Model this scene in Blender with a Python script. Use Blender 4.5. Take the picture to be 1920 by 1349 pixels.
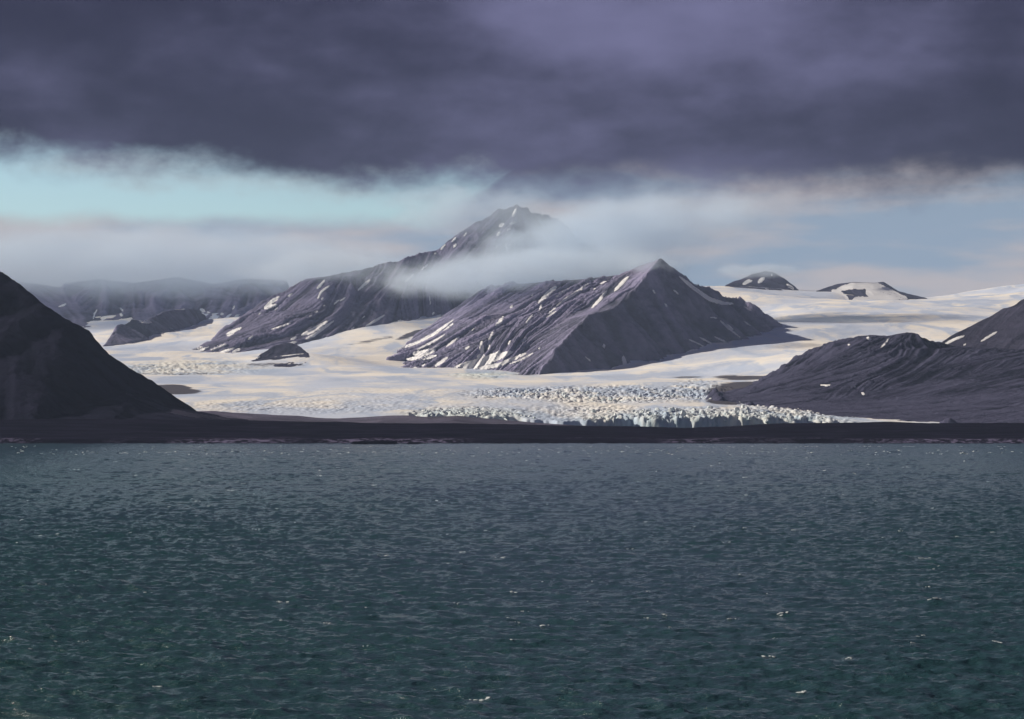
import bpy, math, random
import numpy as np
from mathutils import Vector, geometry
from mathutils.bvhtree import BVHTree

R = math.radians
S = bpy.context.scene
for o in list(bpy.data.objects):
    bpy.data.objects.remove(o, do_unlink=True)
C = S.collection
rng = np.random.default_rng(7)
random.seed(7)

# ------------------------------------------------------------------ camera
F, CX, CY, HZ, CAMH = 4820.0, 960.0, 674.5, 802.0, 25.0
cam_d = bpy.data.cameras.new('camera')
cam = bpy.data.objects.new('camera', cam_d)
C.objects.link(cam)
cam_d.sensor_width = 36.0
cam_d.lens = 36.0 * F / 1920.0
cam_d.shift_y = (HZ - CY) / 1920.0
cam_d.clip_start = 1.0
cam_d.clip_end = 200000.0
cam.location = (0, 0, CAMH)
cam.rotation_euler = (R(90), 0, 0)
S.camera = cam

# ------------------------------------------------------------------ render settings
S.render.engine = 'CYCLES'
S.cycles.use_denoising = True
S.cycles.max_bounces = 7
S.cycles.diffuse_bounces = 2
S.cycles.glossy_bounces = 2
S.cycles.volume_bounces = 5
S.cycles.transparent_max_bounces = 8
S.cycles.volume_max_steps = 96
S.view_settings.view_transform = 'Standard'
S.view_settings.look = 'None'
S.view_settings.gamma = 1.0
S.view_settings.exposure = 0.27

# ------------------------------------------------------------------ sun and sky
SUN_EL = R(28.0)
SUN_AZ = R(-71.0)            # measured from +Y (the view) towards +X: from the left, a little beyond
sun_dir = Vector((math.sin(SUN_AZ) * math.cos(SUN_EL), math.cos(SUN_AZ) * math.cos(SUN_EL), math.sin(SUN_EL)))
sun_d = bpy.data.lights.new('sun', 'SUN')
sun_d.energy = 5.0
sun_d.angle = R(0.6)
sun_d.color = (1.0, 0.90, 0.77)
sun = bpy.data.objects.new('sun', sun_d)
C.objects.link(sun)
sun.rotation_euler = (-sun_dir).to_track_quat('-Z', 'Y').to_euler()
sun.location = (-3000, 2000, 3000)

W = bpy.data.worlds.new('World')
S.world = W
W.use_nodes = True
WT = W.node_tree
for n in list(WT.nodes):
    WT.nodes.remove(n)


class NG:
    """tiny node builder"""
    def __init__(s, tree):
        s.t = tree

    def n(s, kind, **kw):
        nd = s.t.nodes.new(kind)
        for k, v in kw.items():
            setattr(nd, k, v)
        return nd

    def put(s, sock, v):
        if hasattr(v, 'is_linked') or hasattr(v, 'links'):
            s.t.links.new(v, sock)
        else:
            sock.default_value = v

    def m(s, op, a, b=0.0, c=0.0, clamp=False):
        nd = s.n('ShaderNodeMath', operation=op, use_clamp=clamp)
        s.put(nd.inputs[0], a)
        s.put(nd.inputs[1], b)
        s.put(nd.inputs[2], c)
        return nd.outputs[0]

    def ss(s, v, lo, hi, a=0.0, b=1.0):
        nd = s.n('ShaderNodeMapRange', interpolation_type='SMOOTHSTEP')
        s.put(nd.inputs['Value'], v)
        s.put(nd.inputs['From Min'], lo)
        s.put(nd.inputs['From Max'], hi)
        s.put(nd.inputs['To Min'], a)
        s.put(nd.inputs['To Max'], b)
        return nd.outputs['Result']

    def mix(s, f, a, b, mode='MIX'):
        nd = s.n('ShaderNodeMix', data_type='RGBA', blend_type=mode)
        s.put(nd.inputs[0], f)
        s.put(nd.inputs[6], a)
        s.put(nd.inputs[7], b)
        return nd.outputs[2]

    def noise(s, vec, scale, detail=4.0, rough=0.55, dist=0.0):
        nd = s.n('ShaderNodeTexNoise')
        s.put(nd.inputs['Vector'], vec)
        nd.inputs['Scale'].default_value = scale
        nd.inputs['Detail'].default_value = detail
        nd.inputs['Roughness'].default_value = rough
        nd.inputs['Distortion'].default_value = dist
        return nd.outputs['Fac']

    def vmul(s, vec, xyz, add=(0, 0, 0)):
        nd = s.n('ShaderNodeVectorMath', operation='MULTIPLY_ADD')
        s.put(nd.inputs[0], vec)
        nd.inputs[1].default_value = xyz
        nd.inputs[2].default_value = add
        return nd.outputs[0]


def rgba(c):
    return (c[0], c[1], c[2], 1.0)


g = NG(WT)
sky = g.n('ShaderNodeTexSky', sky_type='NISHITA')
sky.sun_disc = False
sky.sun_elevation = SUN_EL
sky.sun_rotation = SUN_AZ
sky.altitude = 0.0
sky.air_density = 1.0
sky.dust_density = 0.4
sky.ozone_density = 2.5
tc = g.n('ShaderNodeTexCoord')
D = tc.outputs['Generated']
sep = g.n('ShaderNodeSeparateXYZ')
WT.links.new(D, sep.inputs[0])
dx, dy, dz = sep.outputs
az = g.m('ARCTAN2', dx, dy)
nA = g.noise(g.vmul(D, (1, 1, 2.2), (3.1, 0.2, 0.5)), 22.0, 5.0, 0.55)
nB = g.noise(g.vmul(D, (1, 1, 2.6), (1.7, 5.0, 2.0)), 7.0, 4.0, 0.5)
nC = g.noise(g.vmul(D, (1, 1, 5.0), (0.4, 1.0, 7.0)), 14.0, 4.0, 0.5)
nF = g.noise(g.vmul(D, (1, 1, 1.6), (9.0, 1.0, 3.0)), 60.0, 4.0, 0.6)
# lower rim of the dark cloud deck, as sine of elevation
rim = g.m('ADD', 0.0915, g.m('MULTIPLY', g.ss(az, -0.03, -0.30), 0.013))
wob = g.m('ADD', g.m('MULTIPLY', g.m('SUBTRACT', nA, 0.5), 0.020), g.m('MULTIPLY', g.m('SUBTRACT', nF, 0.5), 0.014))
deck = g.ss(g.m('ADD', g.m('SUBTRACT', dz, rim), wob), -0.009, 0.013)
thin = g.m('MULTIPLY', g.ss(g.m('ABSOLUTE', g.m('SUBTRACT', az, 0.03)), 0.19, 0.0), g.ss(dz, 0.085, 0.16, 0.55, 1.0))
deck_v = g.ss(g.m('ADD', g.m('ADD', g.m('MULTIPLY', nB, 0.75), g.m('ADD', g.m('MULTIPLY', nA, 0.24), g.m('MULTIPLY', g.m('SUBTRACT', nF, 0.5), 0.10))), g.m('MULTIPLY', thin, 0.22)), 0.46, 0.88)
deck_c = g.mix(deck_v, (0.012, 0.010, 0.034, 1), (0.132, 0.128, 0.240, 1))
# pale low cloud bank near the horizon
top = g.m('ADD', 0.0815, g.m('MULTIPLY', g.ss(az, -0.035, 0.03), 0.040))
bank = g.ss(g.m('ADD', g.m('SUBTRACT', top, dz), g.m('MULTIPLY', g.m('SUBTRACT', nA, 0.5), 0.016)), -0.003, 0.006)
bank_c = g.mix(g.ss(nC, 0.38, 0.64), (0.230, 0.300, 0.385, 1), (0.400, 0.375, 0.385, 1))
clear = g.mix(1.0, sky.outputs[0], (0.92, 1.0, 0.99, 1), 'MULTIPLY')
bg_clear = g.n('ShaderNodeBackground')
g.put(bg_clear.inputs[0], clear)
bg_clear.inputs[1].default_value = 0.098
bg_cloud = g.n('ShaderNodeBackground')
bg_cloud.inputs[1].default_value = 1.0
g.put(bg_cloud.inputs[0], g.mix(deck, bank_c, deck_c))
anyc = g.m('MAXIMUM', deck, bank)
mixs = g.n('ShaderNodeMixShader')
g.put(mixs.inputs[0], g.m('MULTIPLY', anyc, 0.99))
WT.links.new(bg_clear.outputs[0], mixs.inputs[1])
WT.links.new(bg_cloud.outputs[0], mixs.inputs[2])
wo = g.n('ShaderNodeOutputWorld')
WT.links.new(mixs.outputs[0], wo.inputs[0])
W.cycles.sampling_method = 'MANUAL'
W.cycles.sample_map_resolution = 1024


# ------------------------------------------------------------------ helpers
def P(px, py, d):
    """a point seen at pixel (px, py) of the photograph that stands d metres away"""
    return ((px - CX) / F * d, d, CAMH + (HZ - py) / F * d)


def hash2(ix, iy, seed):
    h = (ix.astype(np.int64) * 374761393 + iy.astype(np.int64) * 668265263 + seed * 1442695041) & 0xFFFFFFFF
    h = ((h ^ (h >> 13)) * 1274126177) & 0xFFFFFFFF
    h = ((h ^ (h >> 16)) * 2246822519) & 0xFFFFFFFF
    return ((h ^ (h >> 15)) & 0xFFFFFF) / float(0xFFFFFF)


def vnoise(x, y, seed=0):
    ix = np.floor(x)
    iy = np.floor(y)
    fx = x - ix
    fy = y - iy
    fx = fx * fx * fx * (fx * (fx * 6 - 15) + 10)
    fy = fy * fy * fy * (fy * (fy * 6 - 15) + 10)
    a = hash2(ix, iy, seed)
    b = hash2(ix + 1, iy, seed)
    c = hash2(ix, iy + 1, seed)
    d = hash2(ix + 1, iy + 1, seed)
    return (a * (1 - fx) + b * fx) * (1 - fy) + (c * (1 - fx) + d * fx) * fy


def fbm(x, y, octv=4, seed=0, gain=0.5):
    s = 0
    a = 1.0
    t = 0
    for k in range(octv):
        s = s + a * (vnoise(x * 2 ** k + 17.3 * k, y * 2 ** k - 9.1 * k, seed + k) - 0.5)
        t += a
        a *= gain
    return s / t * 2.0


def worley(x, y, seed=0):
    ix = np.floor(x)
    iy = np.floor(y)
    f1 = np.full(x.shape, 9.0)
    f2 = np.full(x.shape, 9.0)
    idv = np.zeros(x.shape)
    for i in (-1, 0, 1):
        for j in (-1, 0, 1):
            cx = ix + i
            cy = iy + j
            d = np.hypot(cx + hash2(cx, cy, seed) - x, cy + hash2(cx, cy, seed + 5) - y)
            near = d < f1
            f2 = np.where(near, f1, np.minimum(f2, d))
            idv = np.where(near, hash2(cx, cy, seed + 9), idv)
            f1 = np.where(near, d, f1)
    return f1, f2, idv


def sstep(v, lo, hi):
    t = np.clip((v - lo) / (hi - lo), 0, 1)
    return t * t * (3 - 2 * t)


def grid_mesh(name, X, Y, Z, keep=None, attrs=None):
    """mesh from 2-D arrays of coordinates; keep = mask of cells"""
    r, c = X.shape
    idx = np.arange(r * c).reshape(r, c)
    q = np.stack([idx[:-1, :-1], idx[:-1, 1:], idx[1:, 1:], idx[1:, :-1]], -1).reshape(-1, 4)
    co = np.stack([X, Y, Z], -1).reshape(-1, 3).astype(np.float32)
    if keep is not None:
        q = q[keep.reshape(-1)]
        used = np.zeros(r * c, bool)
        used[q.reshape(-1)] = True
        remap = np.cumsum(used) - 1
        q = remap[q]
        co = co[used]
    else:
        used = np.ones(r * c, bool)
    return raw_mesh(name, co, q, {k: v.reshape(-1)[used] for k, v in (attrs or {}).items()})


def raw_mesh(name, co, q, attrs=None, smooth=True):
    q = np.asarray(q, np.int32)
    n = q.shape[1]
    me = bpy.data.meshes.new(name)
    me.vertices.add(len(co))
    me.vertices.foreach_set('co', np.asarray(co, np.float32).ravel())
    me.loops.add(q.size)
    me.loops.foreach_set('vertex_index', q.ravel())
    me.polygons.add(len(q))
    me.polygons.foreach_set('loop_start', np.arange(0, q.size, n, dtype=np.int32))
    me.polygons.foreach_set('loop_total', np.full(len(q), n, np.int32))
    me.polygons.foreach_set('use_smooth', np.full(len(q), smooth, bool))
    for k, v in (attrs or {}).items():
        a = me.attributes.new(k, 'FLOAT', 'POINT')
        a.data.foreach_set('value', np.asarray(v, np.float32))
    me.update(calc_edges=True)
    me.validate()
    return me


def obj(name, me, mat=None, parent=None, label=None, cat=None, kind=None, group=None):
    o = bpy.data.objects.new(name, me)
    C.objects.link(o)
    if mat is not None:
        me.materials.append(mat)
    if parent is not None:
        o.parent = parent
    if label:
        o['label'] = label
    if cat:
        o['category'] = cat
    if kind:
        o['kind'] = kind
    if group:
        o['group'] = group
    return o


def tin(pts, lines=()):
    """interpolator: rasterises a constrained triangulation of 3-D points over x, y"""
    p2 = [Vector((p[0], p[1])) for p in pts]
    edges = []
    for ln in lines:
        edges += [(ln[i], ln[i + 1]) for i in range(len(ln) - 1)]
    vo, eo, fo, vm, em, fm = geometry.delaunay_2d_cdt(p2, edges, [], 0, 1e-3)
    zz = []
    for i, v in enumerate(vo):
        if len(vm[i]):
            zz.append(pts[vm[i][0]][2])
        else:
            zz.append(min(pts, key=lambda p: (p[0] - v.x) ** 2 + (p[1] - v.y) ** 2)[2])
    return [(v.x, v.y, z) for v, z in zip(vo, zz)], fo


def rasterise(pts, faces, gx, gy):
    Z = np.full((len(gy), len(gx)), np.nan)
    sx = gx[1] - gx[0]
    sy = gy[1] - gy[0]
    for f in faces:
        a, b, c = (np.array(pts[i]) for i in f[:3])
        x0 = max(int(math.floor((min(a[0], b[0], c[0]) - gx[0]) / sx)), 0)
        x1 = min(int(math.ceil((max(a[0], b[0], c[0]) - gx[0]) / sx)) + 1, len(gx))
        y0 = max(int(math.floor((min(a[1], b[1], c[1]) - gy[0]) / sy)), 0)
        y1 = min(int(math.ceil((max(a[1], b[1], c[1]) - gy[0]) / sy)) + 1, len(gy))
        if x1 <= x0 or y1 <= y0:
            continue
        X, Y = np.meshgrid(gx[x0:x1], gy[y0:y1])
        det = (b[1] - c[1]) * (a[0] - c[0]) + (c[0] - b[0]) * (a[1] - c[1])
        if abs(det) < 1e-6:
            continue
        l1 = ((b[1] - c[1]) * (X - c[0]) + (c[0] - b[0]) * (Y - c[1])) / det
        l2 = ((c[1] - a[1]) * (X - c[0]) + (a[0] - c[0]) * (Y - c[1])) / det
        l3 = 1 - l1 - l2
        ins = (l1 >= -1e-6) & (l2 >= -1e-6) & (l3 >= -1e-6)
        sub = Z[y0:y1, x0:x1]
        sub[ins] = (l1 * a[2] + l2 * b[2] + l3 * c[2])[ins]
    return Z


def blur(A, n):
    for _ in range(n):
        p = np.pad(A, 1, mode='edge')
        A = (p[:-2, 1:-1] + p[2:, 1:-1] + p[1:-1, :-2] + p[1:-1, 2:] + 2 * A) / 6.0
    return A


def lic(noise, vx, vy, steps):
    """streaks of the noise along a vector field given in grid cells"""
    h, w = noise.shape
    acc = noise.copy()
    jj, ii = np.meshgrid(np.arange(w, dtype=np.float32), np.arange(h, dtype=np.float32))
    for sgn in (1, -1):
        x = jj.copy()
        y = ii.copy()
        for k in range(steps):
            xi = np.clip(x.astype(np.int32), 0, w - 1)
            yi = np.clip(y.astype(np.int32), 0, h - 1)
            x = x + sgn * vx[yi, xi] * 1.2
            y = y + sgn * vy[yi, xi] * 1.2
            acc += noise[np.clip(y, 0, h - 1).astype(np.int32), np.clip(x, 0, w - 1).astype(np.int32)] * (1 - k / steps)
    acc -= acc.mean()
    return acc / (acc.std() + 1e-9)


# ------------------------------------------------------------------ materials
def mat(name):
    m = bpy.data.materials.new(name)
    m.use_nodes = True
    b = m.node_tree.nodes['Principled BSDF']
    b.inputs['Specular IOR Level'].default_value = 0.0
    return m, NG(m.node_tree), b


def rock_mat(name, dark, light, warm, bump=6.0):
    m, g, b = mat(name)
    tcn = g.n('ShaderNodeTexCoord').outputs['Object']
    at = g.n('ShaderNodeAttribute', attribute_name='streak').outputs['Fac']
    n1 = g.noise(tcn, 0.006, 6.0, 0.6)
    n2 = g.noise(tcn, 0.03, 6.0, 0.65)
    f = g.m('ADD', g.m('MULTIPLY', at, 0.85), g.m('MULTIPLY', n1, 0.30))
    f = g.ss(g.m('ADD', f, g.m('MULTIPLY', g.m('SUBTRACT', n2, 0.5), 0.5)), 0.18, 0.92)
    c = g.mix(f, rgba(dark), rgba(light))
    c = g.mix(g.ss(n1, 0.52, 0.72, 0.0, 0.6), c, rgba(warm))
    g.put(b.inputs['Base Color'], c)
    b.inputs['Roughness'].default_value = 0.9
    bp = g.n('ShaderNodeBump')
    bp.inputs['Strength'].default_value = 0.9
    bp.inputs['Distance'].default_value = bump * 1.6
    g.put(bp.inputs['Height'], g.m('ADD', g.noise(tcn, 0.05, 8.0, 0.72), g.m('MULTIPLY', at, 0.5)))
    g.put(b.inputs['Normal'], bp.outputs[0])
    return m


M_rock = rock_mat('purple_grey_rock', (0.040, 0.042, 0.058), (0.200, 0.188, 0.290), (0.150, 0.132, 0.185))
M_rock_pale = rock_mat('pale_purple_rock', (0.060, 0.064, 0.084), (0.300, 0.280, 0.420), (0.220, 0.200, 0.280))  # same purple rock, colour raised to make up for weak sun on the flank
M_rock_dark = rock_mat('dark_slate', (0.015, 0.015, 0.022), (0.060, 0.056, 0.090), (0.044, 0.040, 0.060))
M_hill = rock_mat('slate_and_grey_moraine', (0.010, 0.010, 0.019), (0.074, 0.073, 0.122), (0.034, 0.031, 0.056))  # dark rock and moraine, darkened further in place of cloud shade
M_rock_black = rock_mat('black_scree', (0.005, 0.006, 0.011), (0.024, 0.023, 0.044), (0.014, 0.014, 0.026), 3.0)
M_moraine = rock_mat('moraine_gravel', (0.060, 0.058, 0.080), (0.140, 0.130, 0.185), (0.105, 0.095, 0.125), 3.0)


def snow_mat():
    m, g, b = mat('snow')
    tcn = g.n('ShaderNodeTexCoord').outputs['Object']
    n = g.noise(tcn, 0.02, 5.0, 0.6)
    g.put(b.inputs['Base Color'], g.mix(g.ss(n, 0.35, 0.7), (0.80, 0.80, 0.80, 1), (0.70, 0.71, 0.73, 1)))
    b.inputs['Roughness'].default_value = 0.75
    return m


M_snow = snow_mat()


def ice_mat():
    m, g, b = mat('glacier_ice')
    tcn = g.n('ShaderNodeTexCoord').outputs['Object']
    deb = g.n('ShaderNodeAttribute', attribute_name='debris').outputs['Fac']
    crev = g.n('ShaderNodeAttribute', attribute_name='crevasse').outputs['Fac']
    blue = g.n('ShaderNodeAttribute', attribute_name='blue').outputs['Fac']
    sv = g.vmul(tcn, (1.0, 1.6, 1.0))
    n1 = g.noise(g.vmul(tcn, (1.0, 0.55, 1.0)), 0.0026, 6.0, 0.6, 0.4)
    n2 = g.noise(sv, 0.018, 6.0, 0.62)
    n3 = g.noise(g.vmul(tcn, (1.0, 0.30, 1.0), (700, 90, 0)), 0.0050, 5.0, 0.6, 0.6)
    c = g.mix(g.ss(n1, 0.38, 0.62), (0.90, 0.85, 0.76, 1), (0.58, 0.64, 0.76, 1))  # cream to blue: sun and cloud shade on the ice put into its colour
    c = g.mix(g.ss(n3, 0.49, 0.62, 0.0, 0.85), c, (0.46, 0.54, 0.69, 1))  # further blue patches of painted shade, drawn out in depth
    c = g.mix(g.ss(n2, 0.5, 0.75, 0.0, 0.35), c, (0.52, 0.56, 0.62, 1))
    c = g.mix(g.m('MULTIPLY', crev, 0.85), c, (0.20, 0.32, 0.40, 1))
    c = g.mix(g.m('MULTIPLY', blue, 0.8), c, (0.46, 0.62, 0.66, 1))
    dd = g.ss(g.m('ADD', deb, g.m('MULTIPLY', g.m('SUBTRACT', n2, 0.5), 0.9)), 0.35, 0.65)
    c = g.mix(dd, c, (0.085, 0.080, 0.092, 1))
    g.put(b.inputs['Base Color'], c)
    b.inputs['Roughness'].default_value = 0.6
    bp = g.n('ShaderNodeBump')
    bp.inputs['Strength'].default_value = 0.5
    bp.inputs['Distance'].default_value = 2.0
    g.put(bp.inputs['Height'], g.noise(sv, 0.06, 5.0, 0.6))
    g.put(b.inputs['Normal'], bp.outputs[0])
    return m


M_ice = ice_mat()

# ------------------------------------------------------------------ mountains
CONTACT = []      # points where rock meets ice, shared with the glacier
MTN = []


def mountain(name, label, contact, crest, back, inner=(), lines=(), mat_=None, step=(5.0, 7.0), smooth=2,
             gully=10.0, lean=0.0, seed=1, rough=5.0, skirt=120.0, use_contact=True, top_rough=0.35, wide=14, calm=0.0, butt=0.38, apron=None):
    con = [P(*c) for c in contact]
    cre = [P(*c) for c in crest]
    inn = [P(*c) for c in inner]
    if use_contact:
        CONTACT.extend(con)
    cx = sum(p[0] for p in con + cre) / len(con + cre)
    cy = sum(p[1] for p in con + cre) / len(con + cre)
    out = []
    for p in con:
        v = Vector((p[0] - cx, p[1] - cy))
        v.normalize()
        out.append((p[0] + v.x * skirt, p[1] + v.y * skirt - 20, p[2] - 70))
    pts = cre + con + inn + out + list(back)
    nc = len(cre)
    ln = [list(range(nc)), [nc + i for i in range(len(con))]]
    named = {'c%d' % i: i for i in range(nc)}
    named.update({'b%d' % i: nc + i for i in range(len(con))})
    named.update({'i%d' % i: nc + len(con) + i for i in range(len(inn))})
    for l in lines:
        ln.append([named[k] for k in l])
    tp, tf = tin(pts, ln)
    xs = [p[0] for p in tp]
    ys = [p[1] for p in tp]
    gx = np.arange(min(xs), max(xs), step[0])
    gy = np.arange(min(ys), max(ys), step[1])
    Z = rasterise(tp, tf, gx, gy)
    ok = ~np.isnan(Z)
    Zf = np.where(ok, Z, np.nanmin(Z))
    Zs = np.where(ok, blur(Zf, smooth), np.nan)
    X, Y = np.meshgrid(gx, gy)
    broad = blur(np.where(ok, Zf, np.nanmin(Z)), wide)
    dyy, dxx = np.gradient(broad, step[1], step[0])
    vx = -dxx - lean
    vy = -dyy
    nrm = np.hypot(vx, vy) + 1e-6
    ux = vx / nrm
    uy = vy / nrm
    vx = ux * (5.0 / step[0])
    vy = uy * (5.0 / step[1])
    fine = lic(rng.standard_normal(Z.shape), vx, vy, 34)
    mid = lic(blur(rng.standard_normal(Z.shape), 4), vx, vy, 44)
    big = lic(blur(rng.standard_normal(Z.shape), 22), vx * 1.7, vy * 1.7, 36)
    steep = sstep(np.hypot(dxx, dyy), 0.05, 0.45)
    disp = gully * (0.26 * fine + 0.34 * np.where(mid > 0, mid, mid * 1.3) + butt * big)
    patchy = 0.35 + 0.9 * sstep(fbm(X / 330.0, Y / 330.0, 3, seed + 15), -0.35, 0.35)
    disp *= patchy
    fine = fine * (0.4 + 0.6 * patchy)
    mid = mid * (0.4 + 0.6 * patchy)
    zr_ = (Zf - np.nanmin(Z)) / (np.nanmax(Z) - np.nanmin(Z))
    band = fbm(Zf / 26.0 + fbm(X / 300, Y / 300, 2, seed + 17) * 1.5, X / 700.0, 3, seed + 16) * sstep(zr_, 0.25, 0.6)
    disp += 9.0 * (gully / 11.0) * band * patchy
    crestd = sstep((np.nanmax(Z) - Zf), 0.0, 90.0)
    disp *= steep * (top_rough + (1 - top_rough) * crestd)
    disp += rough * fbm(X / 60.0, Y / 60.0, 5, seed, 0.6) * (0.4 + 0.6 * steep)
    crag = 1 - 2 * np.abs(fbm(X / 55.0, Y / 55.0, 4, seed + 3, 0.6))
    disp += rough * 0.8 * (crag - 0.5) * steep * sstep(fbm(X / 260.0, Y / 260.0, 3, seed + 8), -0.1, 0.35)
    Zd = Zs + disp
    shade_side = sstep(dxx, 0.10, -0.12)          # slopes facing right, off the sun: streaks faded, shade painted in
    disp *= 1 - calm * shade_side
    fine = fine * (1 - calm * shade_side)
    mid = mid * (1 - calm * shade_side)
    streak = np.clip(0.5 + 0.22 * fine + 0.20 * mid + 0.12 * big - 0.22 * calm * shade_side + 0.35 * band * (1 - calm * shade_side), 0, 1)
    if apron:
        low = 1 - sstep(Zd + 18 * fbm(X / 120, Y / 120, 3, seed + 30), apron[0], apron[1])
        streak = np.clip(streak + low * (0.30 + 0.5 * fbm(X / 90, Y / 50, 4, seed + 31)), 0, 1.4)
    cell = ok[:-1, :-1] & ok[1:, :-1] & ok[:-1, 1:] & ok[1:, 1:]
    me = grid_mesh(name, X, Y, np.where(ok, Zd, 0), cell, {'streak': streak})
    o = obj(name, me, mat_, kind='structure', label=label)
    MTN.append(o)
    return o


def wp(px, d, z):
    return ((px - CX) / F * d, d, z)


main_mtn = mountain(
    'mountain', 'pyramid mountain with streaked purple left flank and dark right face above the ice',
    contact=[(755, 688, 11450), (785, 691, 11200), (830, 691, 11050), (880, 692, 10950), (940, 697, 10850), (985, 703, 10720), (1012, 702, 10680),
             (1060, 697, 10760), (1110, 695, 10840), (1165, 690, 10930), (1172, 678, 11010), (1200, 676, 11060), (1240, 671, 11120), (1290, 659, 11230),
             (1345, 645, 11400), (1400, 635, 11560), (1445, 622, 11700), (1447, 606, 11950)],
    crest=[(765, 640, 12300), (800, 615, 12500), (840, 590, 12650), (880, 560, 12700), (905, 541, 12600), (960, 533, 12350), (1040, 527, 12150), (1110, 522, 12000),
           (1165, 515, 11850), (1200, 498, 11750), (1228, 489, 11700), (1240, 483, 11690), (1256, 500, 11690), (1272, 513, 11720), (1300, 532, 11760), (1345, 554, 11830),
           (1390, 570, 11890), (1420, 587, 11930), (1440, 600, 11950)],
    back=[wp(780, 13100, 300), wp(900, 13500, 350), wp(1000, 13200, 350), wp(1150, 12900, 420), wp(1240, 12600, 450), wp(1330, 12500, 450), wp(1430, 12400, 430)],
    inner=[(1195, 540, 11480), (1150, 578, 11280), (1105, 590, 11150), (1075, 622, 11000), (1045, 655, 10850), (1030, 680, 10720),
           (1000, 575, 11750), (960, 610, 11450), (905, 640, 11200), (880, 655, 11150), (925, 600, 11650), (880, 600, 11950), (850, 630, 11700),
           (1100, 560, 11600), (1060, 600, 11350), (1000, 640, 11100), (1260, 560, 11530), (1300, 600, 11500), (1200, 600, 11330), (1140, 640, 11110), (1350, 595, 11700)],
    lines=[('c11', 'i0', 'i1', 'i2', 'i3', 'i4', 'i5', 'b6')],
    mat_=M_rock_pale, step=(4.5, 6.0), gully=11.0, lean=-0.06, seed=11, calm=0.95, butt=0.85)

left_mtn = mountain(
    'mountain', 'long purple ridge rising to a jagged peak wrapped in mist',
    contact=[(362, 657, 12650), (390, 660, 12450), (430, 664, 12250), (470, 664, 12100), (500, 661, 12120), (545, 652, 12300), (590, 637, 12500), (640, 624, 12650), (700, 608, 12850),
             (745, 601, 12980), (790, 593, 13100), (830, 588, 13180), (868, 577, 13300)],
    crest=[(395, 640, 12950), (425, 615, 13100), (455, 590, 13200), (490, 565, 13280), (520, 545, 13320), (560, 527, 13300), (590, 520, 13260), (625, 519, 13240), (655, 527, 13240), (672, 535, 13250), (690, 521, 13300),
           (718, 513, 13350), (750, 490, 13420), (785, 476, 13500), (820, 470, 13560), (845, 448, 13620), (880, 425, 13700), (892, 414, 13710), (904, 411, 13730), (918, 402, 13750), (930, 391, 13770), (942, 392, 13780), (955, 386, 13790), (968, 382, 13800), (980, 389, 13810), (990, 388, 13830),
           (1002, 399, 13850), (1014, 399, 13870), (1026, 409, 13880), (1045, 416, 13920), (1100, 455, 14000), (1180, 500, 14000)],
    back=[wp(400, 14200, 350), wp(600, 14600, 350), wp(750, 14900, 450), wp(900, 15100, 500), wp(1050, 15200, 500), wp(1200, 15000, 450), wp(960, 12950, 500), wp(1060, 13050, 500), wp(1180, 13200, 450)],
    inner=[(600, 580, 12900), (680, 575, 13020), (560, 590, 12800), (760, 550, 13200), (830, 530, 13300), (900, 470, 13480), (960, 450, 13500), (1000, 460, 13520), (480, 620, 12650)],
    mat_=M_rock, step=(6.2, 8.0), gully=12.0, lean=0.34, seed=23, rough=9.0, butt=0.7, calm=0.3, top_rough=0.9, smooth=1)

knob = mountain(
    'knoll', 'small dark rounded knoll at the foot of the long ridge',
    contact=[(462, 682, 11350), (490, 681, 11200), (515, 687, 11080), (545, 688, 11060), (570, 684, 11100), (583, 672, 11250), (578, 661, 11400)],
    crest=[(478, 673, 11400), (495, 661, 11450), (515, 648, 11480), (535, 643, 11480), (550, 643, 11470), (565, 652, 11440), (574, 660, 11420)],
    back=[wp(480, 11750, 260), wp(520, 11850, 270), wp(560, 11800, 270)],
    mat_=M_rock_dark, step=(3.0, 4.0), gully=3.5, seed=31, rough=5.0, skirt=50, wide=5)

far_left = mountain(
    'mountain_range', 'far dark range whose top disappears in the left cloud bank',
    contact=[(-80, 650, 14300), (20, 640, 14500), (110, 624, 14800), (165, 614, 15000), (200, 610, 15150), (240, 601, 15350), (300, 606, 15350), (360, 606, 15300), (395, 605, 15250), (402, 612, 15100), (425, 603, 15250), (440, 592, 15500), (460, 585, 15600), (520, 580, 15700)],
    crest=[(-80, 515, 16200), (20, 525, 16200), (110, 538, 16200), (180, 522, 16200), (250, 530, 16200), (330, 518, 16200), (400, 532, 16250), (460, 522, 16300), (540, 525, 16400)],
    back=[wp(-80, 17500, 500), wp(110, 17500, 500), wp(300, 17500, 500), wp(450, 17500, 500), wp(560, 17500, 500)],
    inner=[(100, 585, 15500), (125, 600, 15350), (170, 585, 15600), (185, 590, 15600), (215, 575, 15700), (300, 575, 15750), (350, 570, 15800), (405, 585, 15600), (430, 570, 15800)],
    mat_=M_rock, step=(10.0, 13.0), gully=20.0, seed=41, butt=1.0)

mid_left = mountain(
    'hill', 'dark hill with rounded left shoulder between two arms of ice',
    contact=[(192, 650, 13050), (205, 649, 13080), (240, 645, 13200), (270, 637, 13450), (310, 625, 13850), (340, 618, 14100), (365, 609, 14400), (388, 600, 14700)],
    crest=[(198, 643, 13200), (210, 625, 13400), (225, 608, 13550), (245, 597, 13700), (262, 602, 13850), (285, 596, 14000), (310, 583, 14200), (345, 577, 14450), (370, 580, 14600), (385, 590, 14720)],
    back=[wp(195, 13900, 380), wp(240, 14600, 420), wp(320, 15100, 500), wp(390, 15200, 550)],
    mat_=M_rock, step=(5.0, 6.0), gully=13.0, seed=47, skirt=70, butt=0.8, calm=0.5)

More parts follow.
